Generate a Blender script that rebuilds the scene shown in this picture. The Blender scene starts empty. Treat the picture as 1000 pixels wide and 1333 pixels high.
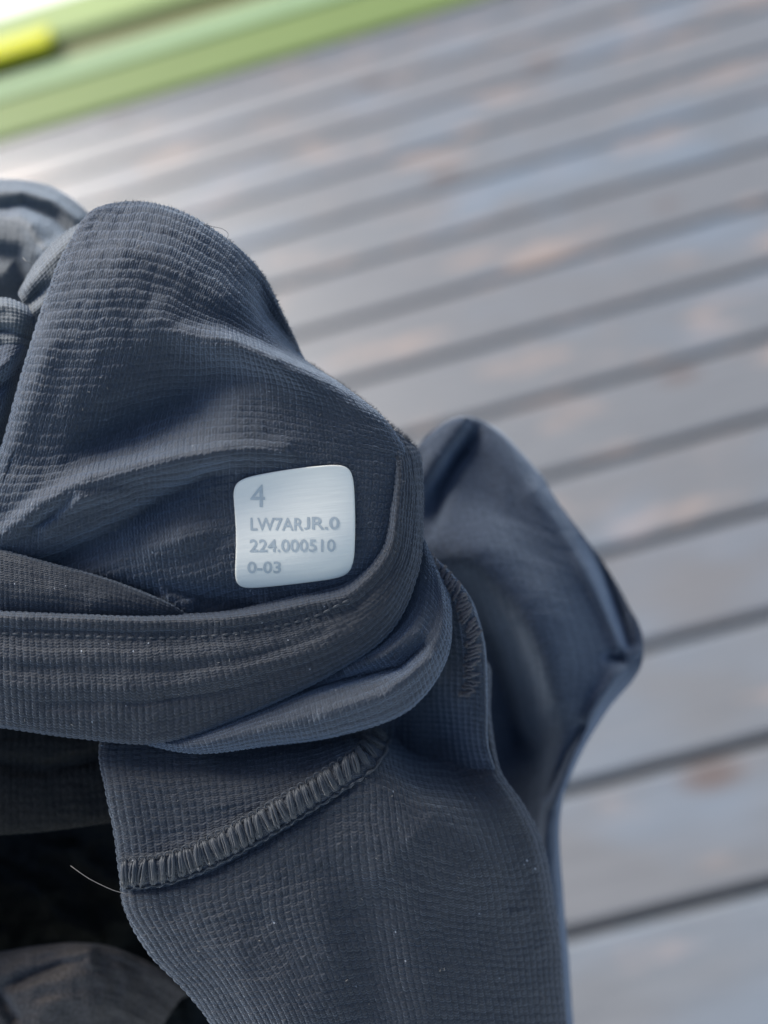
import bpy, bmesh, math, random
import numpy as np
from mathutils import Matrix, Vector

random.seed(7)
rng = np.random.default_rng(7)
S = bpy.context.scene
COL = S.collection

# ------------------------------------------------------------------ camera
PITCH = 0.15                      # board pitch in metres
CAM_H = 6.7587 * PITCH            # phone held about a metre above the deck
Y0 = 0.25847 * PITCH
FOC = 0.17                        # the cloth is 17 cm from the lens
RX = Matrix.Rotation(math.radians(32.928), 4, 'X')
RZ = Matrix.Rotation(math.radians(-18.482), 4, 'Z')
RY = Matrix.Rotation(math.radians(3.760), 4, 'Z')
CAM_M = Matrix.Translation((0, 0, CAM_H)) @ RY @ RX @ RZ
cd = bpy.data.cameras.new('camera')
cam = bpy.data.objects.new('camera', cd)
COL.objects.link(cam)
cam.matrix_world = CAM_M
cd.sensor_fit = 'VERTICAL'
cd.sensor_height = 24.0
cd.lens = 18.0
cd.clip_start = 0.01
cd.clip_end = 300
cd.dof.use_dof = True
cd.dof.focus_distance = FOC
cd.dof.aperture_fstop = 3.0
S.camera = cam

# ------------------------------------------------------------------ light
SUN_EL, SUN_ROT = math.radians(41), math.radians(-34)
w = bpy.data.worlds.new('World')
S.world = w
w.use_nodes = True
nt = w.node_tree
nt.nodes.clear()
sky = nt.nodes.new('ShaderNodeTexSky')
sky.sky_type = 'NISHITA'
sky.sun_disc = False
sky.sun_elevation = SUN_EL
sky.sun_rotation = SUN_ROT
sky.air_density = 1.0
sky.dust_density = 2.0
sky.ozone_density = 1.0
bg = nt.nodes.new('ShaderNodeBackground')
bg.inputs['Strength'].default_value = 0.10
wo = nt.nodes.new('ShaderNodeOutputWorld')
nt.links.new(sky.outputs[0], bg.inputs[0])
nt.links.new(bg.outputs[0], wo.inputs[0])
sd = bpy.data.lights.new('sun', 'SUN')
sd.energy = 2.4
sd.angle = math.radians(24)
sd.color = (1.0, 0.96, 0.89)
sun = bpy.data.objects.new('sun', sd)
COL.objects.link(sun)
sdir = Vector((math.sin(SUN_ROT) * math.cos(SUN_EL), math.cos(SUN_ROT) * math.cos(SUN_EL), math.sin(SUN_EL)))
sun.rotation_euler = sdir.to_track_quat('Z', 'Y').to_euler()
S.view_settings.view_transform = 'Standard'
S.view_settings.look = 'None'
S.view_settings.gamma = 1.0
S.view_settings.use_curve_mapping = False
S.view_settings.exposure = 0.95

# ------------------------------------------------------------------ helpers
MM = np.array(CAM_M)
PX = 0.00017                      # metres per photo pixel where the lens is focused


def world_pts(px, py, D):
    """photo position and relief (towards the lens, in pixel units) -> world"""
    z = FOC - np.asarray(D, float) * PX
    c = np.stack([(np.asarray(px, float) - 500) / 1000 * z, -(np.asarray(py, float) - 666.5) / 1000 * z, -z,
                  np.ones_like(z)], -1)
    return (c @ MM.T)[..., :3]


def link_mesh(name, verts, faces, mat, parent=None, uvs=None, smooth=True):
    me = bpy.data.meshes.new(name)
    verts = np.asarray(verts, np.float32)
    faces = np.asarray(faces, np.int32)
    me.vertices.add(len(verts))
    me.vertices.foreach_set('co', verts.ravel())
    k = faces.shape[1]
    me.loops.add(faces.size)
    me.loops.foreach_set('vertex_index', faces.ravel())
    me.polygons.add(len(faces))
    me.polygons.foreach_set('loop_start', np.arange(0, faces.size, k, dtype=np.int32))
    me.polygons.foreach_set('use_smooth', np.full(len(faces), smooth))
    if uvs is not None:
        uvl = me.uv_layers.new(name='UVMap')
        uvl.data.foreach_set('uv', np.asarray(uvs, np.float32)[faces.ravel()].ravel())
    me.update(calc_edges=True)
    me.validate()
    if mat:
        me.materials.append(mat)
    o = bpy.data.objects.new(name, me)
    COL.objects.link(o)
    if parent is not None:
        o.parent = parent
        o.matrix_parent_inverse = parent.matrix_basis.inverted()
    return o


def root(name, label, cat, loc):
    o = bpy.data.objects.new(name, None)
    o.empty_display_size = 0.02
    o.location = loc
    COL.objects.link(o)
    o['label'] = label
    o['category'] = cat
    return o


def catmull(n, t):
    """matrix of Catmull-Rom weights, n control values sampled at t in [0,n-1]"""
    i = np.clip(np.floor(t).astype(int), 0, n - 2)
    f = t - i
    W = np.zeros((len(t), n + 2))
    b = [(-f + 2 * f**2 - f**3) / 2, (2 - 5 * f**2 + 3 * f**3) / 2, (f + 4 * f**2 - 3 * f**3) / 2, (-f**2 + f**3) / 2]
    r = np.arange(len(t))
    for k in range(4):
        W[r, i + k] += b[k]
    # phantom ends: p[-1]=2p0-p1, p[n]=2p(n-1)-p(n-2)
    M = W[:, 1:-1].copy()
    M[:, 0] += 2 * W[:, 0]
    M[:, 1] -= W[:, 0]
    M[:, -1] += 2 * W[:, -1]
    M[:, -2] -= W[:, -1]
    return M


def ramp_noise(u, v, seed, octaves=3):
    """smooth value noise on arrays"""
    out = np.zeros_like(u)
    amp = 1.0
    tot = 0
    for o in range(octaves):
        r = np.random.default_rng(seed + o * 17)
        tab = r.random((64, 64)) * 2 - 1
        x, y = u * 2**o, v * 2**o
        xi, yi = np.floor(x).astype(int), np.floor(y).astype(int)
        fx, fy = x - xi, y - yi
        fx = fx * fx * (3 - 2 * fx)
        fy = fy * fy * (3 - 2 * fy)
        a = tab[yi % 64, xi % 64]
        b = tab[yi % 64, (xi + 1) % 64]
        c = tab[(yi + 1) % 64, xi % 64]
        d = tab[(yi + 1) % 64, (xi + 1) % 64]
        out += amp * ((a * (1 - fx) + b * fx) * (1 - fy) + (c * (1 - fx) + d * fx) * fy)
        tot += amp
        amp *= 0.5
    return out / tot


def stroke(px, py, pts):
    """pts: (x, y, height, width_left, width_right); a ridge (or a groove) along a polyline"""
    best = np.full(px.shape, 1e18)
    val = np.zeros(px.shape)
    for a, b in zip(pts[:-1], pts[1:]):
        ax, ay, ah, al, ar = a
        bx, by, bh, bl, br = b
        dx, dy = bx - ax, by - ay
        L2 = dx * dx + dy * dy
        t = np.clip(((px - ax) * dx + (py - ay) * dy) / L2, 0, 1)
        ex, ey = px - (ax + t * dx), py - (ay + t * dy)
        d2 = ex * ex + ey * ey
        side = (dx * (py - ay) - dy * (px - ax)) > 0       # True: right of travel (y down)
        wd = np.where(side, ar + t * (br - ar), al + t * (bl - al))
        h = (ah + t * (bh - ah)) * np.exp(-d2 / (wd * wd))
        m = d2 < best
        best = np.where(m, d2, best)
        val = np.where(m, h, val)
    return val


SHEETS = {}


def sheet(name, rows, mat, parent, cell=(8, 8), step=1.35, amp=0.9, arch=0.3, strokes=(), lump=1.5, seed=1,
          row_waves=0.0, loop=0.3, gain=1.0, phase=0.05, fine=1.1, label=None, swap=False, warp=0.25):
    G = np.array(rows, float)                        # (nv, nu, 3)
    nv, nu = G.shape[:2]

    def reparam(n, other, axis):
        t = np.linspace(0, n - 1, 400)
        W = catmull(n, t)
        Wo = catmull(other, np.linspace(0, other - 1, 24))
        P = np.einsum('ai,bj,ijk->abk', W, Wo, G) if axis == 0 else np.einsum('bi,aj,ijk->abk', Wo, W, G)
        seg = np.sqrt((np.diff(P, axis=0)**2).sum(-1))
        s = np.concatenate([[0], np.cumsum(seg.mean(1))])
        N = max(int(s[-1] / step), 4)
        ss = np.linspace(0, s[-1], N)
        return np.interp(ss, s, t), ss
    tv, sv = reparam(nv, nu, 0)
    tu, su = reparam(nu, nv, 1)
    P = np.einsum('ai,bj,ijk->abk', catmull(nv, tv), catmull(nu, tu), G)
    px, py, D = P[..., 0].copy(), P[..., 1].copy(), P[..., 2].copy()
    for s in strokes:
        D += gain * stroke(px, py, s)
    UU, VV = np.meshgrid(su, sv)
    D += lump * ramp_noise(UU / 70, VV / 70, seed, 3)
    D += fine * (ramp_noise(UU / 34, VV / 11, seed + 21, 2) + 0.6 * ramp_noise(UU / 13, VV / 30, seed + 22, 2))
    px += 0.8 * ramp_noise(UU / 40, VV / 40, seed + 5, 2)
    X = world_pts(px, py, D)
    du = np.gradient(X, axis=1)
    dv = np.gradient(X, axis=0)
    N = np.cross(du, dv)
    N /= np.linalg.norm(N, axis=-1, keepdims=True) + 1e-12
    cpos = MM[:3, 3]
    if ((cpos - X) * N).sum(-1).mean() < 0:
        N = -N
    # stitch coordinates
    if swap:
        UU, VV = VV, UU
    a = UU / cell[0] + warp * ramp_noise(UU / 90, VV / 90, seed + 2, 2)
    b = VV / cell[1] + warp * ramp_noise(UU / 60, VV / 60, seed + 3, 3)
    if amp > 0:
        fu = (a % 1.0) * 2 - 1
        ci = np.floor(a).astype(int)
        bb = b + arch * fu * fu + phase * np.sin(ci * 2.4)
        fv = (bb % 1.0) * 2 - 1
        ri = np.floor(bb).astype(int)
        jit = np.random.default_rng(seed).random((97, 89))
        j = jit[ri % 97, ci % 89]
        block = (1 - np.abs(fu)**2.6) * (0.30 + 0.70 * (1 - np.abs(fv)**2.2)) * (1.0 - 0.25 * fv)
        yy = np.minimum(fv + 0.15, 0)
        rr = np.sqrt(fu * fu + yy * yy)
        bow = np.exp(-((rr - 0.52) / 0.30)**2) * (1 - np.clip(fv, 0, 1)**3) * 1.05
        h = (loop * bow + (1 - loop) * block) * (0.78 + 0.35 * j)
        h += row_waves * 0.6 * ramp_noise(UU / 400, VV / 14, seed + 9, 2)
        X = X + N * (h * amp * PX)[..., None]
    nV, nU = px.shape
    idx = np.arange(nV * nU).reshape(nV, nU)
    F = np.stack([idx[:-1, :-1], idx[:-1, 1:], idx[1:, 1:], idx[1:, :-1]], -1).reshape(-1, 4)
    # faces must look out along N
    n0 = np.cross(X[1, 1] - X[1, 0], X[2, 0] - X[1, 0])
    if (n0 * N[1, 0]).sum() < 0:
        F = F[:, ::-1]
    uv = np.stack([a, b], -1).reshape(-1, 2)
    o = link_mesh(name, X.reshape(-1, 3), F, mat, parent, uv)
    if label:
        o['label'] = label
    SHEETS[id(o)] = (px.ravel(), py.ravel(), D.ravel(), N.reshape(-1, 3))
    o_key = id(o)
    return o, o_key


def go_left(rows, dx=170, dd=60, dy=0):
    """carry the cloth on beyond the left of the view, rounding away"""
    return [[(r[0][0] - dx, r[0][1] + dy * 1.6, r[0][2] - dd), (r[0][0] - dx * 0.5, r[0][1] + dy, r[0][2] - dd * 0.3)] + list(r) for r in rows]


def go_down(rows, dy=180, dd=40):
    last = rows[-1]
    return list(rows) + [[(x, y + dy * 0.5, d - dd * 0.3) for x, y, d in last], [(x, y + dy, d - dd) for x, y, d in last]]


def depth_at(key, x, y, r=3.0):
    px, py, D, N = SHEETS[key]
    d2 = (px - x)**2 + (py - y)**2
    m = d2 < max(r * r, d2.min() * 1.5 + 0.5)
    return float(D[m].max())


# ------------------------------------------------------------------ materials
def new_mat(name):
    m = bpy.data.materials.new(name)
    m.use_nodes = True
    return m, m.node_tree, m.node_tree.nodes['Principled BSDF']


def nd(t, kind, **kw):
    n = t.nodes.new(kind)
    for k, v in kw.items():
        setattr(n, k, v)
    return n


def fabric(name, base, sheen=0.5, rough=0.62, bump=0.8, arch=0.3, var=0.55, speck=True):
    m, t, b = new_mat(name)
    L = t.links.new
    uv = nd(t, 'ShaderNodeUVMap')
    sep = nd(t, 'ShaderNodeSeparateXYZ')
    L(uv.outputs[0], sep.inputs[0])

    def math_(op, a, c=None, clamp=False):
        n = nd(t, 'ShaderNodeMath', operation=op, use_clamp=clamp)
        for i, v in enumerate((a, c)):
            if v is None:
                continue
            if isinstance(v, (int, float)):
                n.inputs[i].default_value = v
            else:
                L(v, n.inputs[i])
        return n.outputs[0]
    fu = math_('SUBTRACT', math_('MULTIPLY', math_('FRACT', sep.outputs[0]), 2.0), 1.0)
    fu2 = math_('MULTIPLY', fu, fu)
    vv = math_('ADD', sep.outputs[1], math_('MULTIPLY', fu2, arch))
    strands = math_('SINE', math_('MULTIPLY', vv, 2 * math.pi * 3))
    noi = nd(t, 'ShaderNodeTexNoise')
    noi.inputs['Scale'].default_value = 2.6
    noi.inputs['Detail'].default_value = 5.0
    noi.inputs['Roughness'].default_value = 0.65
    L(uv.outputs[0], noi.inputs['Vector'])
    hh = math_('ADD', math_('MULTIPLY', strands, 0.30), math_('MULTIPLY', noi.outputs[0], 2.6))
    bp = nd(t, 'ShaderNodeBump')
    bp.inputs['Strength'].default_value = bump
    bp.inputs['Distance'].default_value = 0.00016
    L(hh, bp.inputs['Height'])
    L(bp.outputs[0], b.inputs['Normal'])
    # heathered yarn
    n2 = nd(t, 'ShaderNodeTexNoise')
    n2.inputs['Scale'].default_value = 1.9
    n2.inputs['Detail'].default_value = 5.0
    n2.inputs['Roughness'].default_value = 0.7
    L(uv.outputs[0], n2.inputs['Vector'])
    mix = nd(t, 'ShaderNodeMix', data_type='RGBA')
    rr_ = nd(t, 'ShaderNodeMapRange')
    rr_.inputs[1].default_value = 0.33
    rr_.inputs[2].default_value = 0.67
    L(n2.outputs[0], rr_.inputs[0])
    L(rr_.outputs[0], mix.inputs[0])
    mix.inputs[6].default_value = (*[c * (1 - var) for c in base], 1)
    mix.inputs[7].default_value = (*[c * (1 + var) for c in base], 1)
    out = mix.outputs[2]
    if speck:
        vo = nd(t, 'ShaderNodeTexVoronoi')
        vo.inputs['Scale'].default_value = 0.33
        L(uv.outputs[0], vo.inputs['Vector'])
        lt = math_('LESS_THAN', vo.outputs['Distance'], 0.045)
        mx = nd(t, 'ShaderNodeMix', data_type='RGBA')
        L(lt, mx.inputs[0])
        L(out, mx.inputs[6])
        mx.inputs[7].default_value = (0.25, 0.27, 0.3, 1)
        out = mx.outputs[2]
    L(out, b.inputs['Base Color'])
    b.inputs['Roughness'].default_value = rough
    b.inputs['Sheen Weight'].default_value = sheen
    b.inputs['Sheen Roughness'].default_value = 0.45
    b.inputs['Sheen Tint'].default_value = (0.66, 0.80, 1.0, 1)
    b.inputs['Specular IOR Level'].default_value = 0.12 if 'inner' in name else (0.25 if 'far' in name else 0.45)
    return m


M_FAB = fabric('black_knit', (0.022, 0.030, 0.044), arch=0.5, sheen=0.8)
M_BAND = fabric('black_knit_band', (0.0145, 0.019, 0.028), arch=0.15, sheen=0.42)
M_SOFT = fabric('black_knit_far', (0.040, 0.052, 0.076), bump=0.3, sheen=0.7, rough=0.9, speck=False)  # lightened copy of the knit, makes up for blocked sun by colour
M_INSHADE = fabric('inner_shade_cloth', (0.011, 0.011, 0.0105), sheen=0.03, bump=0.4, speck=False)  # near-black copy of the knit; shade of the inside put into colour
M_INSHADE_DEEP = fabric('inner_shade_deep', (0.013, 0.015, 0.015), sheen=0.0, bump=0.2, speck=False)  # deeper shade inside the garment, put into the base colour
M_WOV = fabric('fine_knit_veiled', (0.085, 0.094, 0.096), sheen=0.8, bump=0.5, speck=False)  # pale grey carries the glare over the upper-left cloth in its colour


def simple(name, base, rough=0.5, sheen=0.0, spec=0.5):
    m, t, b = new_mat(name)
    n = nd(t, 'ShaderNodeTexNoise')
    n.inputs['Scale'].default_value = 900
    tc = nd(t, 'ShaderNodeTexCoord')
    t.links.new(tc.outputs['Object'], n.inputs['Vector'])
    mix = nd(t, 'ShaderNodeMix', data_type='RGBA')
    t.links.new(n.outputs[0], mix.inputs[0])
    mix.inputs[6].default_value = (*[c * 0.8 for c in base], 1)
    mix.inputs[7].default_value = (*[c * 1.2 for c in base], 1)
    t.links.new(mix.outputs[2], b.inputs['Base Color'])
    b.inputs['Roughness'].default_value = rough
    b.inputs['Sheen Weight'].default_value = sheen
    b.inputs['Specular IOR Level'].default_value = spec
    return m


M_THREAD = simple('seam_thread', (0.020, 0.027, 0.037), 0.55, 0.4)
M_THREAD_B = simple('seam_thread_brown', (0.045, 0.042, 0.050), 0.6, 0.4)
M_HAIR = simple('loose_fibre', (0.20, 0.19, 0.175), 0.6, 0.1)
M_FUZZ = simple('fuzz', (0.06, 0.07, 0.088), 0.6, 0.5)
M_PRINT = simple('grey_print', (0.42, 0.465, 0.47), 0.5)

# label: white rubbery print over the knit
m, t, b = new_mat('white_transfer')
M_LABEL = m
uvn = nd(t, 'ShaderNodeUVMap')
mp = nd(t, 'ShaderNodeMapping')
mp.inputs['Scale'].default_value = (2.0, 26.0, 1)
t.links.new(uvn.outputs[0], mp.inputs[0])
nn = nd(t, 'ShaderNodeTexNoise')
nn.inputs['Scale'].default_value = 1.0
nn.inputs['Detail'].default_value = 3
t.links.new(mp.outputs[0], nn.inputs['Vector'])
bp = nd(t, 'ShaderNodeBump')
bp.inputs['Strength'].default_value = 0.4
bp.inputs['Distance'].default_value = 0.0002
t.links.new(nn.outputs[0], bp.inputs['Height'])
t.links.new(bp.outputs[0], b.inputs['Normal'])
mix = nd(t, 'ShaderNodeMix', data_type='RGBA')
t.links.new(nn.outputs[0], mix.inputs[0])
mix.inputs[6].default_value = (0.73, 0.72, 0.65, 1)
mix.inputs[7].default_value = (0.84, 0.83, 0.74, 1)
t.links.new(mix.outputs[2], b.inputs['Base Color'])
b.inputs['Roughness'].default_value = 0.6


# ------------------------------------------------------------------ the deck
def board_material():
    m, t, b = new_mat('weathered_stained_wood')
    L = t.links.new
    tc = nd(t, 'ShaderNodeTexCoord')
    oi = nd(t, 'ShaderNodeObjectInfo')
    off = nd(t, 'ShaderNodeVectorMath', operation='SCALE')
    off.inputs[0].default_value = (37.0, 11.0, 5.0)
    L(oi.outputs['Random'], off.inputs['Scale'])
    add = nd(t, 'ShaderNodeVectorMath', operation='ADD')
    L(tc.outputs['Object'], add.inputs[0])
    L(off.outputs[0], add.inputs[1])

    def noise(scale, detail, vec=(1, 1, 1), r=0.55):
        mp = nd(t, 'ShaderNodeMapping')
        mp.inputs['Scale'].default_value = vec
        L(add.outputs[0], mp.inputs[0])
        n = nd(t, 'ShaderNodeTexNoise')
        n.inputs['Scale'].default_value = scale
        n.inputs['Detail'].default_value = detail
        n.inputs['Roughness'].default_value = r
        L(mp.outputs[0], n.inputs['Vector'])
        return n.outputs[0]

    def ramp(src, a, c, va, vc):
        r = nd(t, 'ShaderNodeMapRange')
        L(src, r.inputs[0])
        r.inputs[1].default_value = a
        r.inputs[2].default_value = c
        r.inputs[3].default_value = va
        r.inputs[4].default_value = vc
        return r.outputs[0]

    def mixc(fac, a, c):
        x = nd(t, 'ShaderNodeMix', data_type='RGBA')
        if isinstance(fac, float):
            x.inputs[0].default_value = fac
        else:
            L(fac, x.inputs[0])
        for i, v in ((6, a), (7, c)):
            if isinstance(v, tuple):
                x.inputs[i].default_value = (*v, 1)
            else:
                L(v, x.inputs[i])
        return x.outputs[2]
    grain = noise(9, 6, (1, 26, 8), 0.65)
    c0 = mixc(grain, (0.095, 0.102, 0.110), (0.262, 0.268, 0.275))
    # per-board tone
    c1 = mixc(ramp(oi.outputs['Random'], 0, 1, 0.0, 0.45), c0, (0.175, 0.163, 0.160))
    wear = ramp(noise(5, 3, (1, 3.2, 2)), 0.55, 0.70, 0, 0.62)
    c2 = mixc(wear, c1, (0.40, 0.30, 0.245))
    blu = ramp(noise(3, 2, (1, 2, 2)), 0.5, 0.75, 0, 0.4)
    c3 = mixc(blu, c2, (0.20, 0.275, 0.36))
    vo = nd(t, 'ShaderNodeTexVoronoi')
    mp = nd(t, 'ShaderNodeMapping')
    mp.inputs['Scale'].default_value = (2.6, 5.5, 0.01)
    L(add.outputs[0], mp.inputs[0])
    L(mp.outputs[0], vo.inputs['Vector'])
    vo.inputs['Scale'].default_value = 1
    knot = ramp(vo.outputs['Distance'], 0.05, 0.14, 0.85, 0)
    c4 = mixc(knot, c3, (0.14, 0.105, 0.09))
    L(c4, b.inputs['Base Color'])
    L(ramp(grain, 0, 1, 0.30, 0.52), b.inputs['Roughness'])
    bp = nd(t, 'ShaderNodeBump')
    bp.inputs['Strength'].default_value = 0.4
    bp.inputs['Distance'].default_value = 0.001
    L(grain, bp.inputs['Height'])
    L(bp.outputs[0], b.inputs['Normal'])
    return m


M_BOARD = board_material()
M_UNDERDECK = simple('underdeck_grey', (0.16, 0.16, 0.165), 0.95)
m, t, b = new_mat('sunlit_paving')
M_PAVE = m
tc = nd(t, 'ShaderNodeTexCoord')
nn = nd(t, 'ShaderNodeTexNoise')
nn.inputs['Scale'].default_value = 1.4
nn.inputs['Detail'].default_value = 5
t.links.new(tc.outputs['Object'], nn.inputs['Vector'])
mx = nd(t, 'ShaderNodeMix', data_type='RGBA')
t.links.new(nn.outputs[0], mx.inputs[0])
mx.inputs[6].default_value = (0.80, 0.82, 0.70, 1)  # far blown-out glare put into a near-white colour
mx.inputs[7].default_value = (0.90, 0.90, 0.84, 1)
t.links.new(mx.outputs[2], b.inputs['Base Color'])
b.inputs['Roughness'].default_value = 0.5


def box_bm(bm, x0, x1, y0, y1, z0, z1, bev=0.0, seg=2):
    r = bmesh.ops.create_cube(bm, size=1.0)
    vs = r['verts']
    for v in vs:
        v.co = Vector(((x0 + x1) / 2 + v.co.x * (x1 - x0), (y0 + y1) / 2 + v.co.y * (y1 - y0), (z0 + z1) / 2 + v.co.z * (z1 - z0)))
    if bev:
        es = list({e for v in vs for e in v.link_edges})
        bmesh.ops.bevel(bm, geom=es, offset=bev, segments=seg, affect='EDGES', profile=0.5)


def bm_obj(name, bm, mat, parent=None, loc=(0, 0, 0), smooth=False):
    me = bpy.data.meshes.new(name)
    bm.to_mesh(me)
    bm.free()
    me.materials.append(mat)
    if smooth:
        for p in me.polygons:
            p.use_smooth = True
    o = bpy.data.objects.new(name, me)
    o.location = loc
    COL.objects.link(o)
    if parent:
        o.parent = parent
    return o


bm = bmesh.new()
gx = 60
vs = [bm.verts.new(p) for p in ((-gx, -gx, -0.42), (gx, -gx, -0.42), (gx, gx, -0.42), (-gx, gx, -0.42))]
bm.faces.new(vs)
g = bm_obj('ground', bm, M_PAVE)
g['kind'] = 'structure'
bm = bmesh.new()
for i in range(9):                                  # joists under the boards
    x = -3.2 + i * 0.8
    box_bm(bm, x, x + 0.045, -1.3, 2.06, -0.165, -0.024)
box_bm(bm, -3.25, 3.3, -1.3, 2.06, -0.21, -0.06)   # slab added high under the boards to lighten the gaps
deck = bm_obj('deck', bm, M_UNDERDECK)
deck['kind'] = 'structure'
bm = bmesh.new()
box_bm(bm, -3.25, 3.3, -0.0695, 0.0695, -0.023, 0.0, 0.006, 3)
first = bm_obj('board', bm, M_BOARD, deck)
NB = 22
for i in range(NB):
    k = i - 8
    o = first if i == 0 else first.copy()
    if i:
        COL.objects.link(o)
        o.parent = deck
    o.location = (0, Y0 + (k + 0.5) * PITCH, 0.0)
EDGE = Y0 + (NB - 8) * PITCH - 0.05


def paint(name, base, rough=0.6, var=0.08):
    m, t, b = new_mat(name)
    tc = nd(t, 'ShaderNodeTexCoord')
    n = nd(t, 'ShaderNodeTexNoise')
    n.inputs['Scale'].default_value = 6
    t.links.new(tc.outputs['Object'], n.inputs['Vector'])
    mix = nd(t, 'ShaderNodeMix', data_type='RGBA')
    t.links.new(n.outputs[0], mix.inputs[0])
    mix.inputs[6].default_value = (*[c * (1 - var) for c in base], 1)
    mix.inputs[7].default_value = (*[c * (1 + var) for c in base], 1)
    t.links.new(mix.outputs[2], b.inputs['Base Color'])
    b.inputs['Roughness'].default_value = rough
    b.inputs['Specular IOR Level'].default_value = 0.2
    return m


M_GREEN = paint('green_paint', (0.17, 0.235, 0.07))
M_PALE = paint('pale_green_lit', (0.30, 0.42, 0.22))  # paler tone paints the light caught by the raised lip
M_OLIVE = paint('olive_groove_shade', (0.12, 0.13, 0.04))  # dark olive paints in the shadow of the groove
M_LIME = paint('light_green_paint', (0.30, 0.39, 0.14))
M_YEL = paint('yellow_glint_paint', (0.75, 0.72, 0.02), 0.2)  # colour of a reflection, given to a solid piece

ledge = root('painted_ledge', 'long green painted ledge along the far edge of the deck, top left',
             'ledge', (0.2, 2.08, 0))
bm = bmesh.new()
box_bm(bm, -3.4, 3.1, -0.004, 0.19, -0.05, 0.012, 0.004)
bm_obj('front_board', bm, M_GREEN, ledge)
bm = bmesh.new()
box_bm(bm, -3.4, 3.1, 0.192, 0.290, -0.05, 0.020, 0.006, 3)
bm_obj('capping_strip', bm, M_PALE, ledge, smooth=False)
bm = bmesh.new()
box_bm(bm, -3.4, 3.1, 0.297, 0.425, -0.05, 0.010, 0.003)
bm_obj('groove_shade_board', bm, M_OLIVE, ledge)
bm = bmesh.new()
box_bm(bm, -3.4, 3.1, 0.427, 0.66, -0.05, 0.03, 0.01, 3)
bm_obj('back_board', bm, M_LIME, ledge)

bar = root('yellow_glint', 'short bright yellow rod built solid to show a reflection on the green ledge', 'glint', (-0.90, 2.47, 0.045))
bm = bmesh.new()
box_bm(bm, -1.2, 0.27, -0.05, 0.05, -0.012, 0.012, 0.011, 3)  # bar added to stand for the yellow reflection
bm_obj('glint_body', bm, M_YEL, bar, smooth=True)

# ------------------------------------------------------------------ the garment
base_loc = world_pts(330, 900, -60)
GAR = root('garment', 'black ribbed knit garment bunched up above the deck with a white size label',
           'garment', tuple(base_loc))

# --- upper back panel (carries the label)
P1 = [
 [(140,310,-100),(150,302,-95),(182,302,-100),(232,314,-105),(286,347,-110),(324,387,-115),(352,440,-125),(378,478,-130),(372,500,-160)],
 [(130,292,-75),(122,274,-42),(170,263,-40),(228,273,-40),(291,308,-45),(338,352,-55),(368,408,-68),(388,458,-85),(378,482,-130)],
 [(98,340,-70),(86,326,-22),(150,312,-4),(215,318,2),(272,348,-4),(318,388,-14),(356,432,-40),(400,474,-75),(392,492,-120)],
 [(80,385,-70),(65,378,-18),(133,368,10),(195,374,16),(252,398,14),(304,424,0),(366,456,-18),(420,486,-50),(414,498,-110)],
 [(62,440,-70),(46,435,-20),(115,432,8),(180,432,14),(240,434,16),(306,446,24),(376,474,22),(452,507,-25),(445,516,-80)],
 [(44,505,-70),(27,500,-22),(98,505,2),(165,500,-4),(235,492,-10),(312,490,12),(402,508,22),(492,540,-8),(488,550,-70)],
 [(22,585,-70),(5,580,-25),(80,580,-5),(150,565,-20),(225,545,-18),(312,536,6),(408,548,18),(518,578,-2),(516,590,-60)],
 [(0,655,-70),(-20,650,-25),(60,638,-6),(140,620,0),(217,600,4),(312,584,10),(412,590,14),(522,606,-4),(524,616,-60)],
 [(-30,725,-75),(-40,720,-30),(50,700,-22),(140,668,-12),(217,648,-16),(312,632,-6),(415,640,6),(517,650,-8),(522,656,-60)],
 [(-40,775,-85),(-45,770,-50),(50,750,-40),(145,728,-26),(225,712,-16),(315,690,-8),(418,690,0),(508,694,-12),(512,700,-60)],
 [(-40,830,-105),(-45,830,-75),(50,812,-62),(150,792,-42),(235,772,-26),(320,746,-14),(418,738,-8),(492,735,-20),(494,742,-60)],
 [(-40,870,-130),(-45,870,-100),(50,850,-90),(155,835,-70),(240,815,-55),(325,795,-45),(420,780,-38),(480,765,-40),(480,770,-80)],
]
P1s = [
 [(185,405,0,26,30),(225,432,6,12,16),(300,445,12,9,26),(362,468,12,8,28),(430,497,8,7,26),(500,548,4,8,22)],
 [(70,600,-6,40,40),(170,560,-12,42,40),(250,520,-15,30,34),(300,490,-10,26,26),(350,490,-2,20,20)],
 [(-10,705,5,10,14),(55,655,10,12,22),(120,622,11,12,18),(205,600,11,12,18),(290,587,9,12,14),(370,585,4,12,16)],
 [(60,690,4,8,10),(105,650,7,8,12),(150,640,3,8,12)],
 [(60,740,-14,18,22),(130,700,-15,18,24),(210,652,-15,14,20),(270,618,-10,10,14),(310,612,0,10,10)],
 [(20,700,0,6,6),(70,668,-8,8,8),(100,640,0,8,8)],
 [(140,770,-10,16,14),(230,775,-10,14,14),(330,785,-8,12,14)],
 [(170,735,0,14,14),(240,700,7,16,18),(290,690,2,14,18)],
 [(120,300,0,10,10),(200,330,4,22,20),(290,390,7,24,18),(340,440,2,18,14)],
 [(335,365,-6,12,12),(350,410,-16,14,14),(392,455,-20,14,10),(440,492,-10,10,6)],
 [(205,758,0,5,5),(222,775,8,6,8),(245,785,7,6,8),(262,782,0,5,5)],
 [(72,400,0,30,30),(58,450,5,25,35),(40,520,5,20,35),(20,580,3,15,30)],
]
p1, k1 = sheet('back_panel', P1, M_FAB, GAR, cell=(7.2, 10.5), step=1.15, amp=1.7, arch=0.2, strokes=P1s, lump=3.0, seed=11, loop=0.8, gain=1.6, warp=0.6)

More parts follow.
